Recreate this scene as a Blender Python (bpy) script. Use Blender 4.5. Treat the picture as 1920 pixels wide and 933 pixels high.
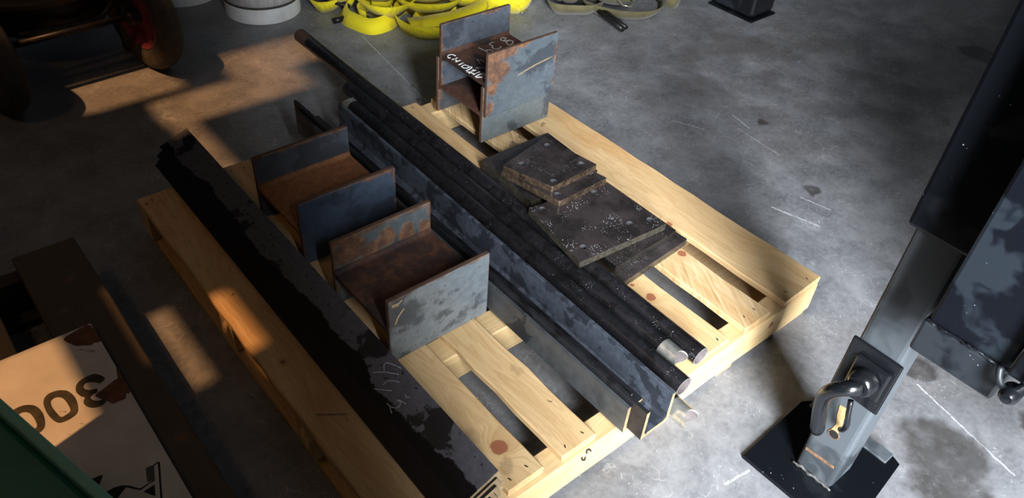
import bpy, bmesh, math, random
from mathutils import Vector, Matrix

random.seed(11)
scene = bpy.context.scene
for o in list(bpy.data.objects):
    bpy.data.objects.remove(o)
COL = scene.collection

# ------------------------------------------------------------------ camera
# world: X across the pallet, Y along its boards (away from the camera), Z up,
# origin on the floor under the near right pallet corner
cam_data = bpy.data.cameras.new('camera')
cam_data.sensor_width = 36.0
cam_data.lens = 27.70
cam_data.clip_start = 0.02
cam_data.dof.use_dof = True
cam_data.dof.focus_distance = 1.75
cam_data.dof.aperture_fstop = 11.0
cam = bpy.data.objects.new('camera', cam_data)
COL.objects.link(cam)
cam.matrix_world = Matrix((
    (0.76747955, 0.38269920, -0.51431164, -1.550),
    (-0.63805662, 0.53374294, -0.55497948, -0.551),
    (0.06212001, 0.75409535, 0.65382055, 1.395),
    (0, 0, 0, 1)))
scene.camera = cam

# ------------------------------------------------------------------ light
scene.view_settings.view_transform = 'Standard'
scene.view_settings.look = 'None'
scene.view_settings.gamma = 1.0
scene.view_settings.use_curve_mapping = False
scene.view_settings.exposure = 0.0

world = bpy.data.worlds.new('world')
scene.world = world
world.use_nodes = True
bg = world.node_tree.nodes['Background']
bg.inputs['Color'].default_value = (0.62, 0.72, 0.90, 1)
bg.inputs['Strength'].default_value = 0.06


def area_light(name, loc, target, sx, sy, power, color, spread=180):
    l = bpy.data.lights.new(name, 'AREA')
    l.shape = 'RECTANGLE'
    l.size, l.size_y = sx, sy
    l.energy = power
    l.color = color
    l.spread = math.radians(spread)
    o = bpy.data.objects.new(name, l)
    COL.objects.link(o)
    o.location = loc
    d = Vector(target) - Vector(loc)
    o.rotation_euler = d.to_track_quat('-Z', 'Y').to_euler()
    return o


# daylight entering by the tall open shop door behind the camera
area_light('door_daylight', (-2.45, -3.0, 2.0), (-0.5, 0.5, 0.1), 1.0, 3.0, 960, (0.93, 0.97, 1.0))
area_light('warm_fill', (-2.3, 1.2, 2.4), (-1.1, .6, .1), .3, .3, 2.6, (1.0, .55, .25))  # unseen warm fill, added to lift the left side
# low warm sun reaching the left side of the shop through the openings in the left wall
SUN_TAN = 2.1445          # tan(65 deg)
sun_data = bpy.data.lights.new('sun', 'SUN')
sun_data.energy = 3.1
sun_data.angle = math.radians(0.9)
sun_data.color = (1.0, 0.48, 0.18)
sun = bpy.data.objects.new('sun', sun_data)
COL.objects.link(sun)
sun.rotation_euler = Vector((0.42262, 0, -0.90631)).to_track_quat('-Z', 'Y').to_euler()

# ------------------------------------------------------------------ node helpers


class NT:
    def __init__(self, name):
        self.mat = bpy.data.materials.new(name)
        self.mat.use_nodes = True
        self.t = self.mat.node_tree
        self.b = self.t.nodes['Principled BSDF']
        self.geo = self.t.nodes.new('ShaderNodeNewGeometry')
        self.pos = self.geo.outputs['Position']
        self.nor = self.geo.outputs['True Normal']

    def n(self, typ, ins=None, **props):
        nd = self.t.nodes.new(typ)
        for k, v in props.items():
            setattr(nd, k, v)
        for k, v in (ins or {}).items():
            self.put(nd.inputs[k], v)
        return nd

    def put(self, sock, v):
        if isinstance(v, bpy.types.NodeSocket):
            self.t.links.new(v, sock)
        else:
            if sock.type == 'RGBA' and len(v) == 3:
                v = (*v, 1)
            sock.default_value = v

    def set(self, **kw):
        names = dict(color='Base Color', rough='Roughness', metal='Metallic', normal='Normal',
                     spec='Specular IOR Level', coat='Coat Weight', coat_rough='Coat Roughness', sheen='Sheen Weight')
        for k, v in kw.items():
            self.put(self.b.inputs[names[k]], v)
        return self

    def math(self, op, a, b=0.0, c=0.0, clamp=False):
        nd = self.n('ShaderNodeMath', operation=op, use_clamp=clamp)
        self.put(nd.inputs[0], a)
        self.put(nd.inputs[1], b)
        self.put(nd.inputs[2], c)
        return nd.outputs[0]

    def vmath(self, op, a, b=(0, 0, 0), out=0, scale=None):
        nd = self.n('ShaderNodeVectorMath', operation=op)
        self.put(nd.inputs[0], a)
        self.put(nd.inputs[1], b)
        if scale is not None:
            self.put(nd.inputs['Scale'], scale)
        return nd.outputs[out]

    def scl(self, v, s):
        return self.vmath('MULTIPLY', v, s)

    def noise(self, scale, vec=None, detail=4, rough=0.55, dist=0.0):
        nd = self.n('ShaderNodeTexNoise', {'Vector': vec or self.pos, 'Scale': scale, 'Detail': detail,
                                           'Roughness': rough, 'Distortion': dist})
        return nd.outputs[0]

    def noisev(self, scale, vec=None, detail=2):
        nd = self.n('ShaderNodeTexNoise', {'Vector': vec or self.pos, 'Scale': scale, 'Detail': detail})
        return nd.outputs[1]

    def warp(self, amount, scale, vec=None):
        v = vec or self.pos
        c = self.vmath('SUBTRACT', self.noisev(scale, v), (0.5, 0.5, 0.5))
        return self.vmath('ADD', v, self.scl(c, (amount * 2,) * 3))

    def voro(self, scale, vec=None, feature='F1', rand=1.0):
        nd = self.n('ShaderNodeTexVoronoi', {'Vector': vec or self.pos, 'Scale': scale, 'Randomness': rand}, feature=feature)
        return nd.outputs['Distance']

    def mr(self, v, a, b, c=0.0, d=1.0, smooth=True):
        nd = self.n('ShaderNodeMapRange', interpolation_type='SMOOTHSTEP' if smooth else 'LINEAR')
        for i, x in enumerate((v, a, b, c, d)):
            self.put(nd.inputs[i], x)
        return nd.outputs[0]

    def mix(self, f, a, b, blend='MIX'):
        nd = self.n('ShaderNodeMix', data_type='RGBA', blend_type=blend)
        self.put(nd.inputs[0], f)
        self.put(nd.inputs[6], a)
        self.put(nd.inputs[7], b)
        return nd.outputs[2]

    def mixf(self, f, a, b):
        nd = self.n('ShaderNodeMix', data_type='FLOAT')
        self.put(nd.inputs[0], f)
        self.put(nd.inputs[2], a)
        self.put(nd.inputs[3], b)
        return nd.outputs[0]

    def bump(self, h, strength=0.3, dist=0.002):
        return self.n('ShaderNodeBump', {'Height': h, 'Strength': strength, 'Distance': dist}).outputs[0]

    def blob(self, c, r, soft=0.5, vec=None):
        d = self.vmath('DISTANCE', vec or self.pos, c, out=1)
        return self.mr(d, r, r * (1 - soft), 0.0, 1.0)

    def seg(self, a, b, w, vec=None):
        """mask of a line segment of half width w"""
        a, b = Vector(a), Vector(b)
        d = b - a
        pa = self.vmath('SUBTRACT', vec or self.pos, tuple(a))
        h = self.math('DIVIDE', self.vmath('DOT_PRODUCT', pa, tuple(d), out=1), d.length_squared, clamp=True)
        sc = self.vmath('SCALE', tuple(d), scale=h)
        dist = self.vmath('LENGTH', self.vmath('SUBTRACT', pa, sc), out=1)
        return self.mr(dist, w, w * 0.35, 0.0, 1.0)

    def mx(self, *fs):
        r = fs[0]
        for f in fs[1:]:
            r = self.math('MAXIMUM', r, f)
        return r

    def rnd(self):
        return self.n('ShaderNodeObjectInfo').outputs['Random']


MATS = {}


def m_floor():
    t = NT('concrete')
    w = t.warp(0.05, 7)
    big = t.noise(1.6, detail=5, rough=0.6)
    mid = t.noise(7, w, detail=8, rough=0.68)
    fine = t.noise(70, detail=6, rough=0.7)
    c = t.mix(t.mr(mid, .3, .72), (.095, .099, .110), (.255, .263, .282))
    c = t.mix(t.mr(big, .46, .68, 0, .55), c, (.120, .108, .105))
    c = t.mix(t.mr(fine, .25, .78), c, t.mix(.5, c, (.30, .31, .33)), 'MIX')
    # pale abrasion network and short scuffs
    wn = t.warp(0.045, 9)
    e = t.voro(9, t.warp(0.03, 20, wn), 'DISTANCE_TO_EDGE')
    e2 = t.voro(26, t.warp(0.025, 22), 'DISTANCE_TO_EDGE')
    net = t.math('MULTIPLY', t.mr(e, .016, .002), t.mr(t.noise(7, detail=5), .53, .64))
    net2 = t.math('MULTIPLY', t.mr(e2, .045, .004), t.mr(t.noise(13, detail=4), .54, .66))
    rot = t.n('ShaderNodeVectorRotate', {'Vector': t.pos, 'Angle': 0.75}, rotation_type='Z_AXIS').outputs[0]
    sc = t.noise(1.0, t.scl(rot, (130, 16, 1)), detail=2)
    scr = t.math('MULTIPLY', t.mr(sc, .69, .76), t.mr(t.noise(3.3, detail=2), .44, .6))
    lines = [((.303, .325, 0), (.342, .186, 0), .0055), ((.418, .302, 0), (.44, .212, 0), .0035),
             ((.63, .732, 0), (.609, .642, 0), .003), ((.574, .666, 0), (.557, .484, 0), .0022),
             ((-.126, 1.923, 0), (-.2, 1.393, 0), .0028), ((.423, .829, 0), (.471, .728, 0), .002),
             ((.016, -.30, 0), (-.05, -.56, 0), .0035), ((-.126, 1.93, 0), (.06, 1.93, 0), .0022),
             ((-.50, -.20, 0), (-.565, -.19, 0), .004)]
    wl = t.warp(0.004, 60)
    sm = t.mx(*[t.seg(a, b, r, wl) for a, b, r in lines])
    sm = t.math('MULTIPLY', sm, t.mr(t.noise(110, detail=2), .3, .5))
    white = t.mx(t.math('MULTIPLY', net, .4), t.math('MULTIPLY', net2, .3), t.math('MULTIPLY', scr, .6), t.math('MULTIPLY', sm, .9), t.math('MULTIPLY', t.math('MULTIPLY', t.mr(t.voro(75, t.warp(.006, 90)), .17, .08), t.mr(t.noise(6, detail=3), .45, .6)), .7))
    c = t.mix(white, c, (.50, .52, .54))
    # oil and damp stains
    ws = t.warp(0.035, 16)
    spots = [((.48, .315, 0), .035), ((.683, .642, 0), .03), ((.060, -.285, 0), .05), ((-.12, -.44, 0), .115), ((-.2, -.50, 0), .10),
             ((-.18, 1.50, 0), .012), ((-.215, 1.42, 0), .010), ((.13, -.53, 0), .05), ((1.9, .45, 0), .09)]
    oil = t.mx(*[t.blob(p, r, .35, ws) for p, r in spots])
    oil = t.math('MULTIPLY', oil, t.mr(t.noise(22, detail=3), .25, .55, .55, 1))
    c = t.mix(t.math('MULTIPLY', oil, .75), c, (.035, .030, .027))
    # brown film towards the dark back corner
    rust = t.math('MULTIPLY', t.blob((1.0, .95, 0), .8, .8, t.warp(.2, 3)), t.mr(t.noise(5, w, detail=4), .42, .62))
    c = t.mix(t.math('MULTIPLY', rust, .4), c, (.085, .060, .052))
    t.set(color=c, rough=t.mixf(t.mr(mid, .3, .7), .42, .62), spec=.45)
    t.set(rough=t.mixf(oil, t.mixf(t.mr(mid, .3, .7), .44, .62), .3))
    h = t.math('ADD', t.math('MULTIPLY', fine, .5), mid)
    t.set(normal=t.bump(h, .25, .003))
    return t.mat


def m_wood(name, axis='Y', knots=(), light=(.67, .475, .255), dark=(.44, .255, .105), sawn=False, grey=0.0, stains=()):
    """pine: grain runs along the given axis; knots are (x,y,z,r)"""
    t = NT(name)
    off = t.n('ShaderNodeCombineXYZ', {0: t.math('MULTIPLY', t.rnd(), 13.0), 1: t.math('MULTIPLY', t.rnd(), 7.0), 2: t.math('MULTIPLY', t.rnd(), 5.0)}).outputs[0]
    p = t.vmath('ADD', t.pos, off)
    k = None
    for (x, y, z, r) in knots:
        b = t.blob((x, y, z), r, .25, t.warp(.004, 60))
        halo = t.blob((x, y, z), r * 3.0, .95)
        k = (b, halo) if k is None else (t.mx(k[0], b), t.mx(k[1], halo))
    s1 = (9, .9, 9) if axis == 'Y' else (.9, 9, 9)
    s2 = (90, 4, 90) if axis == 'Y' else (4, 90, 90)
    pw = t.vmath('ADD', p, t.scl(t.vmath('SUBTRACT', t.noisev(3.0, p), (.5, .5, .5)), (.08, .08, .08)))
    if k:
        pw = t.vmath('ADD', pw, t.n('ShaderNodeCombineXYZ', {0: t.math('MULTIPLY', k[1], .05), 1: 0.0, 2: 0.0}).outputs[0])
    g = t.noise(2.2, t.scl(pw, s1), detail=5, rough=.6, dist=.6)
    ring = t.math('FRACT', t.math('MULTIPLY', g, 9.0))
    ringm = t.mr(t.math('ABSOLUTE', t.math('SUBTRACT', ring, .5)), .12, .48)
    f = t.noise(1.0, t.scl(p, s2), detail=3, rough=.7)
    c = t.mix(t.mr(g, .3, .7), light, tuple(.55 * a + .45 * b for a, b in zip(light, dark)))
    c = t.mix(t.math('MULTIPLY', ringm, .38), c, dark)
    c = t.mix(t.mr(f, .50, .80, 0, .40), c, dark)
    blot = t.noise(5, t.scl(p, (1, .45, 1) if axis == 'Y' else (.45, 1, 1)), detail=3)
    c = t.mix(t.mr(blot, .60, .76, 0, .5), c, (.46, .235, .075))
    hgt = f
    if sawn:
        cut = t.n('ShaderNodeVectorRotate', {'Vector': t.pos, 'Angle': -1.02}, rotation_type='Z_AXIS').outputs[0]
        sw = t.noise(1.0, t.scl(cut, (10, 150, 1)), detail=3)
        c = t.mix(t.mr(sw, .50, .72, 0, .5), c, (.74, .60, .40))
        c = t.mix(t.mr(sw, .46, .30, 0, .6), c, (.31, .19, .075))
        hgt = t.math('ADD', f, t.math('MULTIPLY', sw, 2.0))
    if k:
        c = t.mix(t.math('MULTIPLY', k[1], .25), c, (.35, .17, .06))
        c = t.mix(t.math('MULTIPLY', k[0], .9), c, (.27, .085, .042))
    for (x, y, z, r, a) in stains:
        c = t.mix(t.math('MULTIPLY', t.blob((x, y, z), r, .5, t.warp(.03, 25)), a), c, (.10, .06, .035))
    if grey:
        c = t.mix(grey, c, (.105, .085, .068))
    t.set(color=c, rough=.72, spec=.25, normal=t.bump(hgt, .35, .0015))
    return t.mat


def m_steel(name, base=(.075, .088, .112), dark=(.016, .018, .024), scale=9, thr=(.50, .56), rough=.38, rust=0.0, metal=.55, pale=None, speck=0.0):
    """mill scale: bluish grey with sharp edged darker patches, some rust"""
    t = NT(name)
    w = t.warp(.02, 22)
    n1 = t.noise(scale, w, detail=6, rough=.6)
    n2 = t.noise(scale * 5, detail=5, rough=.7)
    pm = t.mr(n1, *thr)
    c = t.mix(t.mr(n2, .3, .75), base, tuple(min(1, x * 1.55) for x in base))
    if pale:
        c = t.mix(t.mr(t.noise(scale * .6, w, detail=3), .48, .62), c, pale)
    c = t.mix(t.math('MULTIPLY', pm, .85), c, dark)
    r = t.mixf(t.mr(n2, .2, .8), rough - .08, rough + .14)
    m = metal
    if rust:
        rn = t.noise(scale * 1.3, t.warp(.03, 12), detail=7, rough=.7)
        rm = t.mr(rn, .62 - .25 * rust, .80 - .25 * rust)
        rc = t.mix(t.mr(n2, .35, .7), (.085, .030, .013), (.21, .078, .026))
        c = t.mix(rm, c, rc)
        r = t.mixf(rm, r, .8)
        m = t.mixf(rm, metal, 0.0)
    if speck:
        v = t.voro(230)
        sm = t.math('MULTIPLY', t.mr(v, .20, .10), t.mr(t.noise(26, detail=4), .58 - .1 * speck, .70 - .1 * speck))
        c = t.mix(sm, c, (.55, .57, .6))
    t.set(color=c, rough=r, metal=m, normal=t.bump(n2, .12, .001))
    return t.mat


def m_flange(name, x0, x1, z0, z1, base=(.13, .165, .205), rust_edge=1.0, blue=0.0, seed=0.0, patches=()):
    """flange of a beam stub: blue grey scale, dark blots, rust creeping in from the cut edges"""
    t = NT(name)
    p = t.vmath('ADD', t.pos, (seed, seed * .7, seed * .3))
    w = t.warp(.02, 18, p)
    n1 = t.noise(9, w, detail=5, rough=.6)
    n2 = t.noise(48, p, detail=5, rough=.7)
    sp = t.noise(120, p, detail=2)
    c = t.mix(t.mr(n2, .3, .75), base, tuple(min(1, x * 1.35) for x in base))
    c = t.mix(t.mr(n1, .52, .60, 0, .75), c, (.050, .058, .072))
    c = t.mix(t.mr(sp, .66, .72, 0, .7), c, (.03, .033, .04))
    if blue:
        c = t.mix(blue, c, (.035, .055, .10))  # dark blue tint that puts shade into the face colour
    xyz = t.n('ShaderNodeSeparateXYZ', {0: t.pos})
    ex = t.math('MINIMUM', t.math('SUBTRACT', xyz.outputs[0], x0), t.math('SUBTRACT', x1, xyz.outputs[0]))
    ez = t.math('MINIMUM', t.math('SUBTRACT', z1, xyz.outputs[2]), t.math('SUBTRACT', xyz.outputs[2], z0 - .02))
    ed = t.math('MINIMUM', ex, ez)
    edn = t.math('ADD', ed, t.math('MULTIPLY', t.math('SUBTRACT', t.noise(16, w, detail=5, rough=.65), .5), .05))
    nx = t.n('ShaderNodeSeparateXYZ', {0: t.nor})
    side = t.mr(t.math('ABSOLUTE', nx.outputs[1]), .7, .3)      # the cut edges, not the broad faces
    rm = t.mx(t.mr(edn, .010 * rust_edge, -.004), side)
    for (px, py, pz, pr) in patches:
        rm = t.mx(rm, t.math('MULTIPLY', t.blob((px, py, pz), pr, .35, t.warp(.035, 14)), .9))
    rc = t.mix(t.mr(n2, .35, .68), (.085, .036, .017), (.23, .105, .044))
    rc = t.mix(t.math('MULTIPLY', side, .75), rc, (.055, .034, .024))
    c = t.mix(rm, c, rc)
    t.set(color=c, rough=t.mixf(rm, t.mixf(t.mr(n2, .2, .8), .36, .5), .85), metal=t.mixf(rm, .35, 0.0), normal=t.bump(n2, .12, .001))
    return t.mat


def m_rustweb(name, base=(.115, .045, .020), bright=(.23, .090, .033), dark=(.030, .018, .014), d=.5):
    t = NT(name)
    n1 = t.noise(7, t.warp(.03, 12), detail=5, rough=.65)
    n2 = t.noise(60, detail=5, rough=.7)
    c = t.mix(t.mr(n2, .3, .75), base, bright)
    c = t.mix(t.mr(n1, .62 - .25 * d, .78 - .25 * d, 0, .9), c, dark)
    t.set(color=c, rough=.75, metal=0.0, normal=t.bump(n2, .2, .001))
    return t.mat


def m_plain(name, color, rough=.5, metal=0.0, var=.25, scale=20, bump=.1, spec=.5, coat=0.0, emit=None):
    t = NT(name)
    n = t.noise(scale, detail=5, rough=.65)
    c = t.mix(t.mr(n, .25, .75), tuple(x * (1 - var) for x in color), tuple(min(1, x * (1 + var)) for x in color))
    t.set(color=c, rough=t.mixf(n, max(.05, rough - .12), min(1, rough + .12)), metal=metal, spec=spec, coat=coat, normal=t.bump(n, bump, .001))
    return t.mat


def m_black_paint(name, film=(.015, .019, .025), base=(.006, .007, .009), rough=.24, amount=.45, scale=6, spec=.5):
    """gloss black paint with a greyish film in irregular patches that also paints in sheen"""
    t = NT(name)
    n1 = t.noise(scale, t.warp(.03, 14), detail=4, rough=.55)
    n2 = t.noise(90, detail=4)
    pm = t.mr(n1, .60 - .2 * amount, .66 - .2 * amount)
    c = t.mix(t.math('MULTIPLY', pm, .9), base, film)
    dots = t.math('MULTIPLY', t.mr(t.voro(120), .16, .08), t.mr(t.noise(22), .60, .68))
    c = t.mix(dots, c, (.4, .42, .45))
    t.set(color=c, rough=t.mixf(pm, rough, rough + .22), spec=spec, normal=t.bump(n2, .06, .0008))
    return t.mat


def m_fabric(name, color, stain, amount=.4, weave=420):
    t = NT(name)
    n = t.noise(9, t.warp(.03, 15), detail=5, rough=.65)
    wv = t.n('ShaderNodeTexWave', {'Vector': t.pos, 'Scale': weave / 10, 'Distortion': 2.0, 'Detail': 1}, wave_type='BANDS', bands_direction='DIAGONAL').outputs[1]
    c = t.mix(t.mr(n, .55 - .1 * amount, .78 - .1 * amount, 0, .8), color, stain)
    c = t.mix(t.math('MULTIPLY', wv, .18), c, tuple(x * .45 for x in color))
    t.set(color=c, rough=.75, spec=.25, sheen=.15, normal=t.bump(wv, .25, .0008))
    return t.mat


def m_plate(name, glint=.95):
    """oily dark hot rolled plate, glossy, with bright flecks painting the glints of droplets"""
    t = NT(name)
    n1 = t.noise(14, t.warp(.02, 20), detail=5, rough=.6)
    n2 = t.noise(75, detail=5, rough=.7)
    c = t.mix(t.mr(n1, .35, .65), (.022, .019, .019), (.050, .040, .042))
    rotv = t.n('ShaderNodeVectorRotate', {'Vector': t.pos, 'Angle': 0.35}, rotation_type='Z_AXIS').outputs[0]
    v = t.voro(1.0, t.scl(rotv, (260, 150, 200)))
    sm = t.math('MULTIPLY', t.mr(v, .30, .16), t.mr(t.noise(17, detail=4), .48, .60))
    c = t.mix(t.math('MULTIPLY', sm, glint), c, (.62, .64, .68))
    t.set(color=c, rough=t.mixf(t.mr(n1, .3, .7), .20, .42), metal=.25, normal=t.bump(t.math('ADD', n2, t.math('MULTIPLY', sm, 1.5)), .18, .001))
    return t.mat


# ------------------------------------------------------------------ mesh helpers
def new_bm():
    return bmesh.new()


def link(name, bm, mats, parent=None, smooth=False, origin=True, autosmooth=None):
    """link a bmesh (built in world coordinates) as one object with its origin at its base"""
    bmesh.ops.recalc_face_normals(bm, faces=bm.faces[:])
    me = bpy.data.meshes.new(name)
    off = Vector((0, 0, 0))
    if origin and bm.verts:
        xs = [v.co.x for v in bm.verts]
        ys = [v.co.y for v in bm.verts]
        zs = [v.co.z for v in bm.verts]
        off = Vector(((min(xs) + max(xs)) / 2, (min(ys) + max(ys)) / 2, min(zs)))
        bmesh.ops.translate(bm, verts=bm.verts[:], vec=-off)
    bm.to_mesh(me)
    bm.free()
    if not isinstance(mats, (list, tuple)):
        mats = [mats]
    for m in mats:
        me.materials.append(m)
    if smooth:
        for p in me.polygons:
            p.use_smooth = True
        if autosmooth:
            me.set_sharp_from_angle(angle=math.radians(autosmooth))
    o = bpy.data.objects.new(name, me)
    COL.objects.link(o)
    o.location = off
    if parent is not None:
        o.parent = parent
        o.location = off - world_loc(parent)
    return o


def world_loc(o):
    l = Vector(o.location)
    while o.parent is not None:
        o = o.parent
        l += Vector(o.location)
    return l


def empty(name, loc):
    o = bpy.data.objects.new(name, None)
    o.empty_display_size = .05
    COL.objects.link(o)
    o.location = loc
    return o


def tag(o, label=None, cat=None, group=None, kind=None):
    if label:
        o['label'] = label
    if cat:
        o['category'] = cat
    if group:
        o['group'] = group
    if kind:
        o['kind'] = kind
    return o


def add_box(bm, lo, hi, bevel=0.0, seg=1, rot=None, pivot=None, mat=0):
    r = bmesh.ops.create_cube(bm, size=1.0)
    vs = r['verts']
    lo, hi = Vector(lo), Vector(hi)
    for v in vs:
        v.co = Vector([lo[i] + (v.co[i] + .5) * (hi[i] - lo[i]) for i in range(3)])
    fs = list({f for v in vs for f in v.link_faces})
    if bevel:
        es = list({e for v in vs for e in v.link_edges})
        rr = bmesh.ops.bevel(bm, geom=es, offset=bevel, segments=seg, affect='EDGES', profile=.5)
        fs = rr['faces']
        vs = list({v for f in fs for v in f.verts} | {v for v in vs if v.is_valid})
        fs = list({f for v in vs for f in v.link_faces})
    for f in fs:
        f.material_index = mat
    if rot is not None:
        pv = Vector(pivot) if pivot is not None else (lo + hi) / 2
        bmesh.ops.transform(bm, matrix=Matrix.Translation(pv) @ rot @ Matrix.Translation(-pv), verts=vs)
    return vs


def box(name, lo, hi, mat, parent=None, bevel=.0015, seg=1, rot=None, pivot=None):
    bm = new_bm()
    add_box(bm, lo, hi, bevel, seg, rot, pivot)
    return link(name, bm, mat, parent)


def plank(name, lo, hi, mat, parent, axis='Y', jit=.0014, n=14, seed=0):
    """sawn board: box cut into slices along its length with slightly uneven edges"""
    rng = random.Random(seed)
    bm = new_bm()
    lo, hi = Vector(lo), Vector(hi)
    a = 1 if axis == 'Y' else 0
    b = 0 if axis == 'Y' else 1
    rings = []
    c = min(.003, (hi.z - lo.z) * .2)
    for i in range(n + 1):
        s = lo[a] + (hi[a] - lo[a]) * i / n
        e = rng.uniform(-.003, .003) if i in (0, n) else 0
        prof = [(lo[b], lo.z + c), (lo[b] + c, lo.z), (hi[b] - c, lo.z), (hi[b], lo.z + c),
                (hi[b], hi.z - c), (hi[b] - c, hi.z), (lo[b] + c, hi.z), (lo[b], hi.z - c)]
        jl, jr, jt = rng.uniform(-jit, jit), rng.uniform(-jit, jit), rng.uniform(-jit, 0) * .5
        ring = []
        for k, (u, z) in enumerate(prof):
            left = k in (0, 1, 6, 7)
            co = [0, 0, z + (jt if k >= 4 else 0)]
            co[a] = s + e + (rng.uniform(-.0015, .0015) if i in (0, n) else 0)
            co[b] = u + (jl if left else jr)
            ring.append(bm.verts.new(co))
        rings.append(ring)
    for r0, r1 in zip(rings, rings[1:]):
        for k in range(8):
            bm.faces.new((r0[k], r0[(k + 1) % 8], r1[(k + 1) % 8], r1[k]))
    bm.faces.new(rings[0])
    bm.faces.new(rings[-1][::-1])
    return link(name, bm, mat, parent)


def extrude_profile(name, prof, axis, s0, s1, mats, parent=None, shift=(0, 0), bevel=0.0, end_mat=1, origin=True):
    """prism of a 2-D profile; axis 'Y': profile in (x,z), axis 'X': profile in (y,z); shift moves the far end sideways"""
    bm = new_bm()
    def co(u, z, s):
        return (u, s, z) if axis == 'Y' else (s, u, z)
    va = [bm.verts.new(co(u, z, s0)) for u, z in prof]
    vb = [bm.verts.new(co(u + shift[0], z + shift[1], s1)) for u, z in prof]
    n = len(prof)
    for i in range(n):
        bm.faces.new((va[i], va[(i + 1) % n], vb[(i + 1) % n], vb[i]))
    f1, f2 = bm.faces.new(va), bm.faces.new(vb[::-1])
    f1.material_index = f2.material_index = end_mat if len(mats) > 1 else 0
    if bevel:
        bmesh.ops.bevel(bm, geom=bm.edges[:], offset=bevel, segments=1, affect='EDGES')
    return link(name, bm, mats, parent, origin=origin)


def catmull(pts, n=6, closed=False):
    P = [Vector(p) for p in pts]
    out = []
    m = len(P)
    rng = range(m if closed else m - 1)
    for i in rng:
        p0 = P[(i - 1) % m] if closed or i > 0 else P[0] * 2 - P[1]
        p1, p2 = P[i], P[(i + 1) % m]
        p3 = P[(i + 2) % m] if closed or i + 2 < m else P[-1] * 2 - P[-2]
        for k in range(n):
            t = k / n
            out.append(.5 * ((2 * p1) + (p2 - p0) * t + (2 * p0 - 5 * p1 + 4 * p2 - p3) * t * t + (3 * p1 - p0 - 3 * p2 + p3) * t ** 3))
    if not closed:
        out.append(P[-1])
    return out


def add_tube(bm, pts, r, seg=10, caps=True, mat=0, closed=False):
    pts = [Vector(p) for p in pts]
    rings = []
    ref = None
    m = len(pts)
    for i, p in enumerate(pts):
        if closed:
            t = (pts[(i + 1) % m] - pts[i - 1]).normalized()
        else:
            t = (pts[min(i + 1, m - 1)] - pts[max(i - 1, 0)]).normalized()
        if ref is None:
            ref = t.orthogonal().normalized()
        ref = (ref - t * ref.dot(t)).normalized()
        b = t.cross(ref)
        rr = r[i] if isinstance(r, (list, tuple)) else r
        rings.append([bm.verts.new(p + rr * (math.cos(2 * math.pi * k / seg) * ref + math.sin(2 * math.pi * k / seg) * b)) for k in range(seg)])
    pairs = list(zip(rings, rings[1:]))
    if closed:
        pairs.append((rings[-1], rings[0]))
    for a, b in pairs:
        for k in range(seg):
            f = bm.faces.new((a[k], a[(k + 1) % seg], b[(k + 1) % seg], b[k]))
            f.material_index = mat
            f.smooth = True
    if caps and not closed:
        for rg in (rings[0], rings[-1]):
            f = bm.faces.new(rg)
            f.material_index = mat
    return rings


def tube(name, pts, r, mat, parent=None, seg=12, closed=False):
    bm = new_bm()
    add_tube(bm, pts, r, seg, closed=closed)
    return link(name, bm, mat, parent)


def lathe(name, prof, center, axis, mats, parent=None, seg=48, matidx=None, closed=False):
    """prof: (radius, along) pairs turned about an axis through center"""
    bm = new_bm()
    C_ = Vector(center)
    rings = []
    for (r, s) in prof:
        ring = []
        for k in range(seg):
            a = 2 * math.pi * k / seg
            u, v = r * math.cos(a), r * math.sin(a)
            d = {'X': (s, u, v), 'Y': (u, s, v), 'Z': (u, v, s)}[axis]
            ring.append(bm.verts.new(C_ + Vector(d)))
        rings.append(ring)
    prs = list(zip(rings, rings[1:]))
    if closed:
        prs.append((rings[-1], rings[0]))
    for i, (a, b) in enumerate(prs):
        for k in range(seg):
            f = bm.faces.new((a[k], a[(k + 1) % seg], b[(k + 1) % seg], b[k]))
            f.smooth = True
            if matidx:
                f.material_index = matidx[i]
    if not closed:
        for rg in (rings[0], rings[-1]):
            bm.faces.new(rg)
    o = link(name, bm, mats, parent)
    o.data.set_sharp_from_angle(angle=math.radians(40))
    return o


def add_strip(bm, pts, wv, th, lift=None):
    """solid band: centre line pts, width vectors wv (list), thickness th"""
    rings = []
    m = len(pts)
    for i, p in enumerate(pts):
        t = (pts[min(i + 1, m - 1)] - pts[max(i - 1, 0)]).normalized()
        w = wv[i]
        nrm = t.cross(w).normalized() * th / 2
        rings.append([bm.verts.new(p - w / 2 + nrm), bm.verts.new(p + w / 2 + nrm), bm.verts.new(p + w / 2 - nrm), bm.verts.new(p - w / 2 - nrm)])
    for a, b in zip(rings, rings[1:]):
        for k in range(4):
            f = bm.faces.new((a[k], a[(k + 1) % 4], b[(k + 1) % 4], b[k]))
            f.smooth = True
    bm.faces.new(rings[0])
    bm.faces.new(rings[-1])


def strokes(name, polylines, normal, width, mat, parent, th=.0006, n=4):
    """painted or chalked hand strokes lying on a surface"""
    bm = new_bm()
    nv = Vector(normal).normalized()
    for pl in polylines:
        pts = catmull(pl, n) if len(pl) > 2 else [Vector(p) for p in pl]
        pts = [p + nv * th / 2 for p in pts]
        wv = []
        m = len(pts)
        for i in range(m):
            t = (pts[min(i + 1, m - 1)] - pts[max(i - 1, 0)]).normalized()
            wv.append(nv.cross(t).normalized() * width)
        add_strip(bm, pts, wv, th)
    return link(name, bm, mat, parent)


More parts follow.
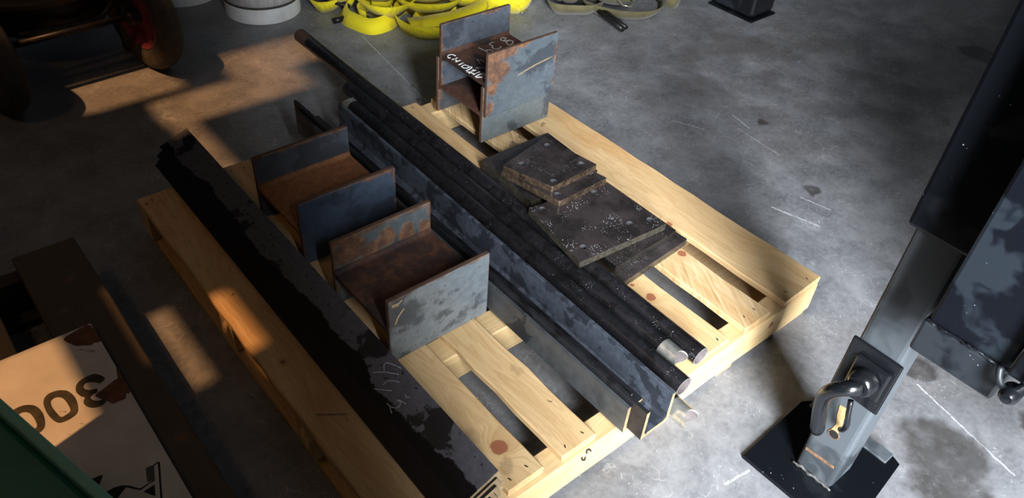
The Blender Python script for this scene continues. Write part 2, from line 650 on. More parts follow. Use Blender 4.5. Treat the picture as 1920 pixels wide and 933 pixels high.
def poly_plate(name, loops, z0, z1, mats, parent=None, wall_mat=None, hole_mat=None):
    """flat plate with holes: the first loop is the outline, the others are holes"""
    bm = new_bm()
    es = []
    n_out = len(loops[0])
    for lp in loops:
        vs = [bm.verts.new((x, y, z0)) for x, y in lp]
        es += [bm.edges.new((vs[i], vs[(i + 1) % len(vs)])) for i in range(len(vs))]
    if len(loops) == 1:
        bm.faces.new([e.verts[0] for e in es])
    else:
        bmesh.ops.triangle_fill(bm, edges=es, use_beauty=True)
    out = {(round(x, 5), round(y, 5)) for x, y in loops[0]}
    fs = bm.faces[:]
    r = bmesh.ops.extrude_face_region(bm, geom=fs)
    vs = [g for g in r['geom'] if isinstance(g, bmesh.types.BMVert)]
    bmesh.ops.translate(bm, verts=vs, vec=(0, 0, z1 - z0))
    for f in bm.faces:
        f.normal_update()
        if abs(f.normal.z) < .5:
            isout = all((round(v.co.x, 5), round(v.co.y, 5)) in out for v in f.verts)
            f.material_index = (wall_mat if isout else hole_mat) or 0
    return link(name, bm, mats, parent)


def circle(cx, cy, r, n=20):
    return [(cx + r * math.cos(2 * math.pi * k / n), cy + r * math.sin(2 * math.pi * k / n)) for k in range(n)]


# ------------------------------------------------------------------ the setting
def structure(o):
    o['kind'] = 'structure'
    return o


FLOOR = m_floor()
structure(box('floor', (-4.0, -6.0, -.10), (6.0, 7.0, 0.0), FLOOR, bevel=0))
PLASTER = m_plain('shop_wall', (.30, .29, .27), .85, var=.15, scale=5)

# left wall: unseen, openings added where they cut the sun into patches
WX = -2.4


def opening(x0, x1, y0, y1, zs=0.0):
    """opening in the left wall whose sun patch falls on x0..x1, y0..y1 at height zs"""
    return (y0, y1, zs + (x0 - WX) * SUN_TAN, zs + (x1 - WX) * SUN_TAN)


OPEN = [opening(-1.78, -1.49, .555, .84, .152),      # onto the white board
        opening(-1.318, -1.250, .68, .95, 0),         # strip of floor between the pallets
        opening(-1.215, -1.152, .60, .795, .125),     # onto the left pallet board
        opening(-1.14, -.80, 1.92, 2.12, 0),
        opening(-.96, -.44, 1.70, 1.88, 0),
        opening(-.95, -.86, 1.32, 1.72, 0),
        opening(-.66, -.30, 1.86, 2.06, 0)]
ys = sorted({-.98, 7.0} | {v for o_ in OPEN for v in o_[:2]})
zs = sorted({0.0, 5.2} | {v for o_ in OPEN for v in o_[2:]})
bm = new_bm()
for ya, yb in zip(ys, ys[1:]):
    for za, zb in zip(zs, zs[1:]):
        cy, cz = (ya + yb) / 2, (za + zb) / 2
        if any(o_[0] < cy < o_[1] and o_[2] < cz < o_[3] for o_ in OPEN):
            continue
        add_box(bm, (WX - .02, ya, za), (WX, yb, zb))
bmesh.ops.remove_doubles(bm, verts=bm.verts[:], dist=1e-5)
structure(link('wall_left', bm, PLASTER))
# unseen near wall with the door; its jamb placed to shade the left side
bm = new_bm()
add_box(bm, (WX, -.98, 0), (-1.405, -.88, 5.2))
add_box(bm, (.75, -.98, 0), (6.0, -.88, 5.2))
add_box(bm, (-1.405, -.98, 3.6), (.75, -.88, 5.2))
structure(link('wall_near_blocker', bm, PLASTER))
structure(box('ceiling', (WX - .02, -.98, 5.2), (6.0, 7.0, 5.3), PLASTER, bevel=0))

# ------------------------------------------------------------------ pallet
ZT = .125
TH = .019
pallet = empty('wooden_pallet', (-.6, .615, 0))
tag(pallet, 'new pine pallet on the concrete floor carrying the steel stock', 'pallet')
W_B1 = m_wood('pine_outer_left', 'Y', [(-1.165, .53, .125, .006), (-1.19, 1.20, .125, .005)], stains=[(-1.155, .78, .125, .004, .9)])
W_B2 = m_wood('pine_knot_red', 'Y', [(-.9395, .098, .126, .019)], stains=[(-.958, .055, .125, .025, .35), (-.985, .15, .125, .04, .3)])
W_B3 = m_wood('pine_plain', 'Y', stains=[(-.785, .13, .125, .006, .7), (-.80, .05, .125, .005, .8), (-.79, .22, .125, .02, .25)])
W_B4 = m_wood('pine_two_knots', 'Y', [(-.395, .205, .126, .014), (-.40, .26, .126, .006)], stains=[(-.32, 1.12, .125, .016, .7)])
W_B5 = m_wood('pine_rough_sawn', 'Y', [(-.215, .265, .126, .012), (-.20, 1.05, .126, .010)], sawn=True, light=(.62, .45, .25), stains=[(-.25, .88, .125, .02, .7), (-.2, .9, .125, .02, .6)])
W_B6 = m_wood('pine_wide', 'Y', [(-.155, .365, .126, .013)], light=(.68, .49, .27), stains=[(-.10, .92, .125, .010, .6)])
W_ST = m_wood('pine_stringer', 'X', [(-.185, 0, .075, .011)], light=(.70, .51, .275), dark=(.52, .33, .145))
W_BT = m_wood('pine_bottom', 'X', light=(.58, .44, .27))

boards = [('deck_board', -1.205, -1.070, .004, 1.232, W_B1), ('deck_board', -.985, -.899, .017, 1.236, W_B2),
          ('deck_board', -.857, -.766, .011, 1.232, W_B3), ('deck_board', -.462, -.348, .010, 1.236, W_B4),
          ('deck_board', -.296, -.200, .006, 1.230, W_B5), ('deck_board', -.150, .003, .003, 1.234, W_B6)]
NAIL = m_plain('nail_dark', (.045, .035, .03), .6, .4)
STRINGERS = [(0.0, .053), (.345, .412), (.705, .772), (1.180, 1.236)]
for i, (nm, x0, x1, y0, y1, mt) in enumerate(boards):
    b = plank(nm, (x0, y0, ZT - TH), (x1, y1, ZT), mt, pallet, 'Y', jit=.0022, n=18, seed=30 + i)
    for (s0, s1) in (STRINGERS[0], STRINGERS[3]):
        for q in range(2):
            xx = x0 + (x1 - x0) * (.25 + .5 * q) + random.uniform(-.006, .006)
            yy = (s0 + s1) / 2 + random.uniform(-.008, .008)
            rot = Matrix.Rotation(random.uniform(-.5, .5), 4, 'Z')
            box('nail', (xx - .0012, yy - .0035, ZT - .002), (xx + .0012, yy + .0035, ZT + .0004), NAIL, b, 0, rot=rot)
for i, (s0, s1) in enumerate(STRINGERS):
    st_ = plank('stringer', (-1.203, s0, .0205), (.0, s1, ZT - TH - .0004), W_ST, pallet, 'X', jit=.0015, n=12, seed=60 + i)
    if i == 0:      # small black stamped marks on the near face
        for gl in ([(-.7964, .0927), (-.7986, .1030), (-.7905, .1010), (-.785, .0894)], [(-.8096, .0910), (-.8074, .0811), (-.799, .0731), (-.7996, .0829)]):
            strokes('stamp_mark', [[(x, -.0010, z) for x, z in gl]], (0, -1, 0), .0032, NAIL, st_, .0012, 3)
# bottom boards run under the stringers, along the deck boards
for i, (x0, x1) in enumerate(((-1.20, -1.08), (-1.0, -.905), (-.61, -.50), (-.36, -.30), (-.165, -.002))):
    plank('bottom_board', (x0, .006, .001), (x1, 1.232, .0202), W_BT if i else W_B1, pallet, 'Y', jit=.0015, n=8, seed=80 + i)
# torn splinters on the stringer ends at the left side
SPL = m_wood('pine_splinter', 'Y', light=(.70, .55, .33))
for (y, z) in ((.372, .082), (.358, .072), (.728, .085)):
    bm = new_bm()
    add_tube(bm, [(-1.20, y + .015, z), (-1.209, y, z - .006), (-1.213, y - .012, z - .02)], [.008, .006, .0008], 6)
    link('splinter', bm, SPL, pallet)
# two pale slivers lying on the left deck board
for k, (p, q) in enumerate((((-1.176, .372), (-1.128, .337)), ((-1.133, .338), (-1.136, .322)))):
    s = tube('wood_sliver', [(p[0], p[1], ZT + .0022), ((p[0] + q[0]) / 2, (p[1] + q[1]) / 2, ZT + .003), (q[0], q[1], ZT + .0022)], .0018, SPL, None, 6)
    tag(s, ('long pale wood sliver lying on the left outer pallet board', 'short pale wood sliver beside the longer one on the left pallet board')[k], 'splinter', 'slivers on the left pallet board')

# ------------------------------------------------------------------ steel stock
CUT = m_plain('saw_cut_steel', (.42, .30, .17), .5, .35, var=.3, scale=60)
ANG_TOP = m_steel('angle_top_scale', base=(.040, .042, .052), dark=(.006, .006, .008), scale=8, thr=(.55, .58), rough=.42, metal=.35)
ANG = m_steel('angle_scale', base=(.016, .017, .021), dark=(.005, .005, .007), scale=9, rough=.4, metal=.35)
ANG_BLUE = m_steel('angle_blue_scale', base=(.068, .080, .104), dark=(.030, .034, .044), scale=16, thr=(.50, .55), rough=.36, metal=.4)
ANG_GREY = m_steel('angle_grey_scale', base=(.062, .067, .072), dark=(.020, .022, .027), scale=6, thr=(.56, .58), rough=.42, metal=.35)

ANG_BLACK = m_plain('angle_black_oil', (.006, .006, .007), .5, 0, var=.4, scale=20, spec=.25)
# stack of five nested angle bars, tilted to the left
u = Vector((-.9349, -.3549))
v = Vector((.3549, -.9349))
t_ = .0088


def nested(k):
    A = Vector((-1.015, .2168)) + .0098 * k * (u + v)
    pts = [A, A + u * .0845, A + u * .0845 + v * t_, A + u * (t_ + .004) + v * t_, A + u * t_ + v * (t_ + .004), A + u * t_ + v * .052, A + v * .052]
    return [(p.x, p.y) for p in pts]


names5 = ['top angle bar of the left nested stack, with chalk marks and black oily edge',
          'second angle bar from the top in the nested stack on the left',
          'middle angle bar of the five in the nested stack on the left',
          'fourth angle bar from the top in the nested stack on the left',
          'lowest angle bar of the left nested stack, its toe on the outer board']
ang_objs = []
# irregular black oil along the outer half of the top face is part of that bar's finish
t = NT('angle_top_oiled')
xyz = t.n('ShaderNodeSeparateXYZ', {0: t.pos})
across = t.math('MULTIPLY', t.math('ADD', xyz.outputs[0], 1.015), -1.0)          # 0 at the heel, .079 at the toe
edge = t.math('ADD', across, t.math('MULTIPLY', t.math('SUBTRACT', t.noise(7, t.warp(.02, 26), detail=6, rough=.62), .5), .07))
oilm = t.mr(edge, .0535, .0565)
n1 = t.noise(9, t.warp(.02, 20), detail=5, rough=.6)
n2 = t.noise(60, detail=5, rough=.7)
c = t.mix(t.mr(n2, .3, .75), (.078, .080, .098), (.115, .117, .142))
c = t.mix(t.mr(n1, .58, .615), c, (.014, .014, .018))
c = t.mix(t.mr(t.voro(60, t.warp(.008, 50)), .20, .13, 0, .85), c, (.014, .014, .018))
c = t.mix(oilm, c, (.0035, .0035, .0045))
t.set(color=c, rough=t.mixf(oilm, .45, .5), metal=t.mixf(oilm, .3, 0.0), spec=t.mixf(oilm, .4, .2), normal=t.bump(n2, .1, .001))
ANG_OIL = t.mat
for k in range(5):
    y0 = .014 - (0, .004, .010, .006, .012)[k]
    y1 = 1.331 + (0, -.006, .004, -.004, .002)[k]
    o = extrude_profile('angle_bar', nested(k), 'Y', y0, y1, [ANG_OIL if k == 0 else ANG_BLACK, CUT])
    tag(o, names5[k], 'angle bar', 'nested angle bars on the left side of the pallet')
    ang_objs.append(o)
CHALK = m_plain('chalk', (.34, .35, .38), .9, var=.3, scale=200)
CHALK_P = [[(0.0057, 0.3056), (0.0099, 0.3188), (0.0151, 0.3307), (0.0203, 0.338), (0.0268, 0.3369), (0.033, 0.3264)], [(0.0539, 0.3436), (0.0348, 0.3254), (0.0173, 0.299)], [(0.0261, 0.2852), (0.034, 0.2978), (0.0435, 0.3051), (0.0513, 0.3036)], [(0.0698, 0.3107), (0.0568, 0.2942), (0.047, 0.2811)], [(0.0689, 0.2675), (0.0676, 0.2568), (0.0631, 0.2476), (0.0562, 0.2435), (0.0488, 0.2491), (0.0517, 0.2575)], [(0.0501, 0.258), (0.0464, 0.2493), (0.0432, 0.2385)], [(0.0683, 0.2589), (0.0738, 0.2435)], [(0.0337, 0.2547), (0.0343, 0.2478), (0.0304, 0.2445)]]
strokes('chalk_mark', [[(-1.015 - .9349 * a, b, .2168 - .3549 * a) for a, b in pl] for pl in CHALK_P], (-.3549, 0, .9349), .0016, CHALK, ang_objs[0], .0004)


def angle(name, heel_x, z, hdir, vleg, hleg, th, y0, y1, mats, label, shift=0.0):
    """angle bar standing on one leg: hdir +1 the flat leg points to +X, -1 to -X"""
    s = hdir
    r = .003
    p = [(heel_x, z), (heel_x + s * (hleg - r), z), (heel_x + s * hleg, z + r), (heel_x + s * hleg, z + th), (heel_x + s * (th + .006), z + th),
         (heel_x + s * th, z + th + .006), (heel_x + s * th, z + vleg - .001), (heel_x + s * (th - .001), z + vleg), (heel_x, z + vleg)]
    o = extrude_profile(name, p, 'Y', y0, y1, mats, shift=(shift, 0))
    return tag(o, label, 'angle bar', 'angle bars lying along the middle of the pallet')


angle('angle_bar', -.7262, .1256, 1, .0745, .070, .0085, -.023, 1.284, [ANG_GREY, CUT], 'outermost grey angle bar in the middle group, beside the plain pallet board')
angle('angle_bar', -.7168, .1346, 1, .0815, .070, .0085, -.060, 1.305, [ANG, CUT], 'dark angle bar just inside the grey one, reaching further out at the near end')
angle('angle_bar', -.6430, .1436, -1, .0845, .0635, .0085, -.063, 1.207, [ANG_BLUE, CUT], 'large blue grey angle bar lying open beside the black pipes', shift=.021)
angle('angle_bar', -.7015, .1526, 1, .051, .046, .0062, -.004, 1.190, [ANG, CUT], 'small angle bar nested inside the large blue grey one')


# pipes
PIPE = m_steel('black_pipe', base=(.009, .009, .011), dark=(.005, .005, .006), scale=14, rough=.30, metal=.05, speck=.3)
PIPE_RUST = m_rustweb('pipe_end_rust', (.060, .035, .026), (.10, .055, .038), (.02, .015, .013), .3)
BRIGHT = m_plain('ground_bright_steel', (.66, .66, .62), .34, .85, var=.2, scale=50, bump=.15)
PIPE_IN = m_plain('pipe_inside', (.33, .29, .29), .45, .5, var=.25, scale=30)


def pipe(name, n0, f1, label, cope0=0.0, cope1=0.0, bright0=0.0, bright1=0.0, rust1=0.0, r=.0225, wall=.0032):
    """hollow pipe from near end n0 to far end f1; cope = depth of the fish-mouth cut, bright = ground band length"""
    bm = new_bm()
    n0, f1 = Vector(n0), Vector(f1)
    L = (f1 - n0).length
    d = (f1 - n0).normalized()
    X = Vector((1, 0, 0))
    X = (X - d * X.dot(d)).normalized()
    Z = X.cross(d)
    seg = 36
    st = [0.0]
    if bright0:
        st.append(bright0)
    if rust1 or bright1:
        st.append(L - (rust1 or bright1))
    st.append(L)
    def ring(rr, s, last):
        vs = []
        for k in range(seg):
            a = 2 * math.pi * k / seg
            dy = 0
            if s == 0.0:
                dy = cope0 * math.sin(a) ** 2
            elif last:
                dy = -cope1 * math.sin(a) ** 2
            vs.append(bm.verts.new(n0 + d * (s + dy) + rr * (math.cos(a) * X + math.sin(a) * Z)))
        return vs
    outer = [ring(r, s, i == len(st) - 1) for i, s in enumerate(st)]
    inner = [ring(r - wall, s, i == len(st) - 1) for i, s in enumerate((0.0, L))] if False else None
    i0 = ring(r - wall, 0.0, False)
    i1 = ring(r - wall, L, True)
    for i, (a, b) in enumerate(zip(outer, outer[1:])):
        mi = 0
        if bright0 and i == 0:
            mi = 1
        if i == len(outer) - 2 and bright1:
            mi = 1
        if i == len(outer) - 2 and rust1:
            mi = 3
        for k in range(seg):
            f = bm.faces.new((a[k], a[(k + 1) % seg], b[(k + 1) % seg], b[k]))
            f.smooth = True
            f.material_index = mi
    for k in range(seg):
        k2 = (k + 1) % seg
        f = bm.faces.new((i0[k], i0[k2], i1[k2], i1[k]))
        f.material_index = 2
        f.smooth = True
        for a, b in ((outer[0], i0), (outer[-1], i1)):
            f = bm.faces.new((a[k], a[k2], b[k2], b[k]))
            f.material_index = 1
    o = link(name, bm, [PIPE, BRIGHT, PIPE_IN, PIPE_RUST])
    o.data.set_sharp_from_angle(angle=math.radians(50))
    return tag(o, label, 'pipe', 'black steel pipes on the pallet')


PZ = ZT + .0228
pipe('steel_pipe', (-.4640, .003, PZ), (-.4480, 1.780, PZ), 'longest black pipe, sticking far out over the floor with a rusty far end', rust1=.07)
pipe('steel_pipe', (-.5105, .018, PZ), (-.4950, 1.385, PZ), 'black pipe with a bright fish-mouth near end between the two plain ended pipes', cope0=.013, bright0=.052)
pipe('steel_pipe', (-.5570, -.030, PZ), (-.5425, 1.312, PZ), 'black pipe with a plain open near end and a bright ground far end', bright1=.035, cope1=.015)
pipe('steel_pipe', (-.6125, -.098, PZ), (-.5915, 1.200, PZ), 'black pipe tight against the large angle bar, its bright fish-mouth end furthest out', cope0=.014, bright0=.050)

# beam stubs -------------------------------------------------------------
WEB_A = m_rustweb('web_rust_orange', (.15, .058, .022), (.26, .105, .038), (.040, .020, .014), .3)
WEB_B = m_rustweb('web_rust_brown', (.075, .032, .018), (.14, .055, .026), (.022, .014, .013), .6)
WEB_C = m_rustweb('web_rust_dark', (.050, .022, .014), (.10, .040, .020), (.012, .009, .008), .75)


def beam_stub(name, label, x0, x1, y0, y1, z0, z1, webz, mats, t=.0125, tw=.009):
    """short length of wide flange beam lying with its web level; flanges face -Y and +Y"""
    e = empty(name, ((x0 + x1) / 2, (y0 + y1) / 2, z0))
    tag(e, label, 'beam', 'wide flange beam offcuts')
    near, far, web = mats
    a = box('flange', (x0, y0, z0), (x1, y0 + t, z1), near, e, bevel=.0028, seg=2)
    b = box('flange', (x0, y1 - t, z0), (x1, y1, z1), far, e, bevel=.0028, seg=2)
    r = .011
    ya, yb = y0 + t, y1 - t
    prof = [(ya, webz - tw / 2 - r), (ya, webz + tw / 2 + r)]
    for k in range(1, 5):
        q = math.pi / 2 * k / 4
        prof.append((ya + r - r * math.cos(q), webz + tw / 2 + r - r * math.sin(q)))
    for k in range(0, 4):
        q = math.pi / 2 * (4 - k) / 4
        prof.append((yb - r + r * math.cos(q), webz + tw / 2 + r - r * math.sin(q)))
    prof += [(yb, webz + tw / 2 + r), (yb, webz - tw / 2 - r)]
    for k in range(1, 5):
        q = math.pi / 2 * k / 4
        prof.append((yb - r + r * math.cos(q), webz - tw / 2 - r + r * math.sin(q)))
    for k in range(0, 4):
        q = math.pi / 2 * (4 - k) / 4
        prof.append((ya + r - r * math.cos(q), webz - tw / 2 - r + r * math.sin(q)))
    w = extrude_profile('web', prof, 'X', x0 + .001, x1 - .001, [web], e)
    return e, a, b, w


ZB = ZT + .0006
beam_stub('beam_stub', 'rusty beam offcut furthest back on the left, with its near flange tinted dark blue for shade',
          -.984, -.728, .765, .993, ZB, .303, .2135,
          (m_flange('flange_blue_shaded', -.984, -.728, ZB, .303, (.085, .115, .17), .8, .30, 1.0), m_flange('flange_dull', -.984, -.728, ZB, .303, (.085, .10, .125), .9, 0, 2.0), WEB_A))  # near flange colour carries the shade cast by the nearer stub
bB, fB, _, _ = beam_stub('beam_stub', 'nearest beam offcut, its pale grey flange speckled and edged with rust',
          -.990, -.736, .393, .621, ZB, .303, .2135,
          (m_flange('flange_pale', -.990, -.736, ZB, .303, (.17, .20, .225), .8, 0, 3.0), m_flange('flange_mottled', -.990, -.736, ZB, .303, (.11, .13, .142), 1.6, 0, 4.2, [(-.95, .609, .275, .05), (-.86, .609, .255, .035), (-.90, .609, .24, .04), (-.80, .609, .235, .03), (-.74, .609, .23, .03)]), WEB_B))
YEL = m_plain('paint_marker_tan', (.47, .33, .18), .8, var=.3, scale=150)
strokes('marker_stroke', [[(-.982, .393, .290), (-.966, .393, .2885), (-.958, .393, .294)], [(-.982, .393, .286), (-.965, .393, .284)],
                          [(-.976, .393, .234), (-.968, .393, .252), (-.954, .393, .268)]], (0, -1, 0), .004, YEL, fB, .0006)
FC1 = m_flange('flange_upper_stub', -.324, -.070, .215, .411, (.105, .132, .158), .6, 0, 6.4, [(-.30, .925, .40, .05), (-.29, .925, .35, .045), (-.25, .925, .405, .035), (-.31, .925, .30, .03), (-.32, .925, .24, .03)])
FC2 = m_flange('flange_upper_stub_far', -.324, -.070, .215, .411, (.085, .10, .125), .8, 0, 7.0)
bC, fC, _, wC = beam_stub('beam_stub', 'upper of the two stacked beam offcuts, with white writing on its web',
          -.324, -.070, .925, 1.150, .215, .411, .3135, (FC1, FC2, WEB_C))
FC3 = m_flange('flange_lower_stub', -.326, -.066, ZB, .305, (.125, .15, .162), .7, 0, 8.0)
beam_stub('beam_stub', 'lower of the two stacked beam offcuts, resting on the pallet boards under the written one',
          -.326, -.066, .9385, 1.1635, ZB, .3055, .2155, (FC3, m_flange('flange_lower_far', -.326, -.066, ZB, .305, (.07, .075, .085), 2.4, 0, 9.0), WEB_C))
strokes('marker_stroke', [[(-.215, .925, .318), (-.15, .925, .332), (-.085, .925, .340)]], (0, -1, 0), .005, m_plain('faded_marker', (.24, .18, .12), .85, var=.4, scale=120), fC, .0006)
PAINT = m_plain('white_marker_paint', (.82, .83, .86), .7, var=.1, scale=100)
CHALK2 = m_plain('faded_chalk', (.42, .39, .37), .9, var=.3, scale=150)
CHI = [[(-0.3052, 1.1151), (-0.3069, 1.1261), (-0.3164, 1.1298), (-0.3255, 1.1257), (-0.3291, 1.1157), (-0.3238, 1.1147)], [(-0.3278, 1.1026), (-0.3167, 1.1028), (-0.3064, 1.1035)], [(-0.3167, 1.1028), (-0.3216, 1.0864)], [(-0.3273, 1.0852), (-0.315, 1.087), (-0.3084, 1.0861)], [(-0.3296, 1.0674), (-0.3088, 1.0708)], [(-0.3291, 1.0551), (-0.3149, 1.0579), (-0.3112, 1.0435), (-0.3193, 1.0392), (-0.3274, 1.0445), (-0.3295, 1.053)], [(-0.3329, 1.0292), (-0.32, 1.0302), (-0.3071, 1.0361), (-0.3112, 1.0435)], [(-0.3348, 1.0234), (-0.326, 1.0176), (-0.3095, 1.0234)], [(-0.3351, 1.0119), (-0.3216, 1.0171), (-0.3071, 1.017)], [(-0.3279, 1.0119), (-0.3223, 1.0035), (-0.3038, 1.0055)], [(-0.3302, 0.9994), (-0.3151, 1.0035), (-0.3034, 1.0029)], [(-0.3325, 0.9871), (-0.3174, 0.991), (-0.303, 0.9909), (-0.3022, 0.9811), (-0.3177, 0.9751), (-0.3234, 0.9834)], [(-0.3333, 0.983), (-0.3225, 0.9782)], [(-0.307, 0.9889), (-0.3157, 0.9715), (-0.3169, 0.9607), (-0.3097, 0.9606)]]
NUM = [[(-0.1227, 1.1187), (-0.1173, 1.1286), (-0.1071, 1.1313), (-0.1012, 1.1237), (-0.1134, 1.1154), (-0.12, 1.117), (-0.1159, 1.109), (-0.1037, 1.1093), (-0.0961, 1.0991), (-0.1038, 1.0881), (-0.1185, 1.0833), (-0.122, 1.0918), (-0.1167, 1.1016), (-0.1066, 1.1058)], [(-0.1489, 1.1222), (-0.1604, 1.1242), (-0.169, 1.1166), (-0.1662, 1.107), (-0.1739, 1.099), (-0.1739, 1.0876), (-0.1617, 1.0834), (-0.1502, 1.0864), (-0.15, 1.0914)], [(-0.2082, 1.1209), (-0.2072, 1.1074), (-0.2032, 1.0946), (-0.2048, 1.0779), (-0.1942, 1.0736), (-0.1871, 1.0792), (-0.1894, 1.0909), (-0.1984, 1.0941), (-0.205, 1.0907)], [(-0.2546, 1.0675), (-0.2619, 1.0501), (-0.2687, 1.035)], [(-0.2501, 1.0572), (-0.2462, 1.0351)], [(-0.2901, 1.0264), (-0.2656, 1.0105)]]
ZW = .31805
tag(strokes('hand_lettering', [[(x + .0125, y - .003, ZW) for x, y in pl] for pl in CHI], (0, 0, 1), .0042, PAINT, wC, .0007), 'white hand lettering along the cut edge of the web')
for pl in NUM:
    strokes('chalk_figure', [[(x + .004, y - .003, ZW) for x, y in pl]], (0, 0, 1), .0040, CHALK2, wC, .0005)

# base plates ------------------------------------------------------------
PLATE = m_plate('oily_plate', .25)
PLATE_WET = m_plate('speckled_plate', .95)
PLATE_EDGE = m_plain('oily_plate_edge', (.085, .075, .06), .3, .5, var=.5, scale=90, bump=.3)
PLATE_EDGE_Y = m_plain('oily_plate_edge_yellow', (.075, .052, .036), .25, .4, var=.8, scale=60, bump=.12)
SILVER = m_plain('milled_silver_edge', (.55, .55, .52), .22, 1.0, var=.3, scale=12)
HOLE = m_plain('drilled_hole', (.55, .57, .62), .25, .9, var=.2, scale=60)


def plate(label, corners, z0, z1, holes=(), r=.0085, edge=PLATE_EDGE, face=None):
    """four-cornered plate, corners slightly knocked off, with drilled holes"""
    cs = [Vector(c) for c in corners]
    out = []
    for i in range(4):
        p, a, b = cs[i], cs[i - 1], cs[(i + 1) % 4]
        out += [p + (a - p).normalized() * .0025, p + (b - p).normalized() * .0025]
    o = poly_plate('base_plate', [[(p.x, p.y) for p in out]] + [circle(x, y, r) for x, y in holes], z0, z1, [face or PLATE, edge, HOLE], None, 1, 2)
    return tag(o, label, 'steel plate', 'drilled steel base plates on the pallet')


dx = .007
plate('lowest plate of the far pile, flat on the pallet boards', [(-.186 + dx, .815), (-.427 + dx, .819), (-.434 + dx, .600), (-.193 + dx, .598)], ZT + .0005, .1460, [(-.214, .79), (-.395, .79), (-.40, .63), (-.22, .63)])
plate('dark plate under the two turned smaller plates in the far pile', [(-.180 + dx, .825), (-.421 + dx, .824), (-.432 + dx, .603), (-.193 + dx, .604)], .1465, .1680, [(-.205, .795), (-.372 + .004, .790), (-.394, .628), (-.218, .63)])
plate('packing plate sandwiched between the dark plate and the turned plates', [(-.262, .705), (-.392, .700), (-.378, .600), (-.250, .602)], .1685, .1905)
plate('turned plate second from the top of the far pile, overhanging the big plate', [(-.236, .527), (-.405, .525), (-.441, .713), (-.272, .715)], .1910, .2100, [(-.256, .566), (-.30, .69), (-.415, .69), (-.39, .55)], edge=PLATE_EDGE_Y)
plate('topmost small plate of the far pile with four bright holes', [(-.265, .743), (-.237, .567), (-.398, .562), (-.443, .705)], .2105, .2295, [(-.284, .710), (-.268, .594), (-.397, .683), (-.380, .578)], edge=PLATE_EDGE_Y)
plate('lowest plate of the near pile, its dark strip showing beside the rough sawn board', [(-.182, .281), (-.423, .266), (-.427, .486), (-.195, .500)], ZT + .0005, .1450, [(-.21, .46), (-.40, .46)])
plate('plate with a bright silver near edge in the middle of the near pile', [(-.206, .303), (-.4265, .297), (-.427, .50), (-.21, .505)], .1455, .1695, [(-.23, .47), (-.40, .47)], edge=SILVER)
plate('big speckled plate on top of the near pile, its corner resting on the longest pipe', [(-.469, .568), (-.502, .344), (-.228, .321), (-.227, .532)], .1708, .1898, [(-.442, .546), (-.286, .520), (-.460, .379), (-.303, .376), (-.250, .357)], face=PLATE_WET)

# ------------------------------------------------------------------ trailer jack and frame on the right
BLK = m_black_paint('black_gloss_paint')
BLK_DUST_SHEEN = m_black_paint('black_paint_dusty_sheen', film=(.080, .094, .108), base=(.042, .049, .057), rough=.34, amount=.8, scale=4)  # dusty grey lightened to paint in the leg's glossy floor reflection
BLK_DEEP = m_black_paint('black_paint_clean', film=(.008, .010, .013), base=(.004, .005, .007), rough=.30, amount=.4, spec=.2)
BLK_SHEEN = m_black_paint('black_paint_blue_sheen', film=(.011, .016, .023), base=(.004, .005, .008), rough=.30, amount=.5, scale=7, spec=.35)  # blue patches put the post's sheen into the colour
TAN = m_plain('scraped_tan_primer', (.47, .31, .14), .8, var=.3, scale=120)
RUSTY = m_plain('rusty_weld', (.16, .085, .045), .8, var=.5, scale=90, bump=.4)
WELD = m_plain('grey_weld_bead', (.10, .10, .10), .6, .3, var=.6, scale=120, bump=.6)
CHROME = m_plain('worn_bright_metal', (.55, .56, .58), .22, .9, var=.2, scale=60)

jack = empty('trailer_jack', (-.36, -.29, 0))
tag(jack, 'black trailer drop leg jack standing on its square foot plate', 'trailer jack')
# foot plate with one edge turned up
foot = poly_plate('foot_plate', [[(-.487, -.172), (-.262, -.164), (-.243, -.176), (-.228, -.372), (-.236, -.392), (-.484, -.416)]], .001, .011, [BLK_DEEP], jack)
box('foot_lip', (-.262, -.372, .011), (-.228, -.182, .0175), BLK_DUST_SHEEN, foot, .002)
# inner leg: square tube
LX0, LX1, LY0, LY1 = -.415, -.330, -.333, -.250
leg = box('inner_leg', (LX0, LY0, .0115), (LX1, LY1, .80), BLK_DUST_SHEEN, jack, .010, 3)
for k, (y, w) in enumerate(((-.262, .0), (-.28, 0), (-.30, 0), (-.318, 0))):
    pass
bm = new_bm()
rng = random.Random(4)
pts = [(LX0 - .001 + rng.uniform(-.002, .002), LY1 + .003 - (LY1 - LY0 + .006) * i / 14, .014 + rng.uniform(0, .004)) for i in range(15)]
add_tube(bm, pts, [rng.uniform(.002, .004) for _ in pts], 6)
link('weld_bead', bm, WELD, foot)
# outer sleeve
box('outer_sleeve', (LX0 - .012, LY0 - .013, .655), (LX1 + .012, LY1 + .012, 1.16), BLK_DEEP, jack, .008, 2)
# doubler plate, boss and bent handle of the release pin
dbl = box('doubler_plate', (-.4195, -.339, .268), (-.4152, -.243, .400), BLK, jack, .003, 2)
box('boss_pad', (-.429, -.331, .300), (-.4195, -.264, .376), BLK, dbl, .004, 2)
lathe('pin_boss', [(.0, -.020), (.019, -.020), (.024, -.015), (.026, 0), (.026, .004)], (-.437, -.298, .338), 'X', [BLK], dbl, 28)
bm = new_bm()
hp = catmull([(-.452, -.300, .334), (-.468, -.286, .330), (-.472, -.268, .310), (-.464, -.257, .275), (-.452, -.257, .230), (-.443, -.263, .185), (-.438, -.268, .150)], 5)
add_tube(bm, hp, [.014] * (len(hp) - 3) + [.013, .010, .004], 14)
link('release_handle', bm, BLK, jack)
tube('retaining_wire', catmull([(-.446, -.296, .290), (-.452, -.305, .262), (-.446, -.310, .232), (-.436, -.306, .205), (-.428, -.300, .192)], 4), .0055, BLK, jack, 8)
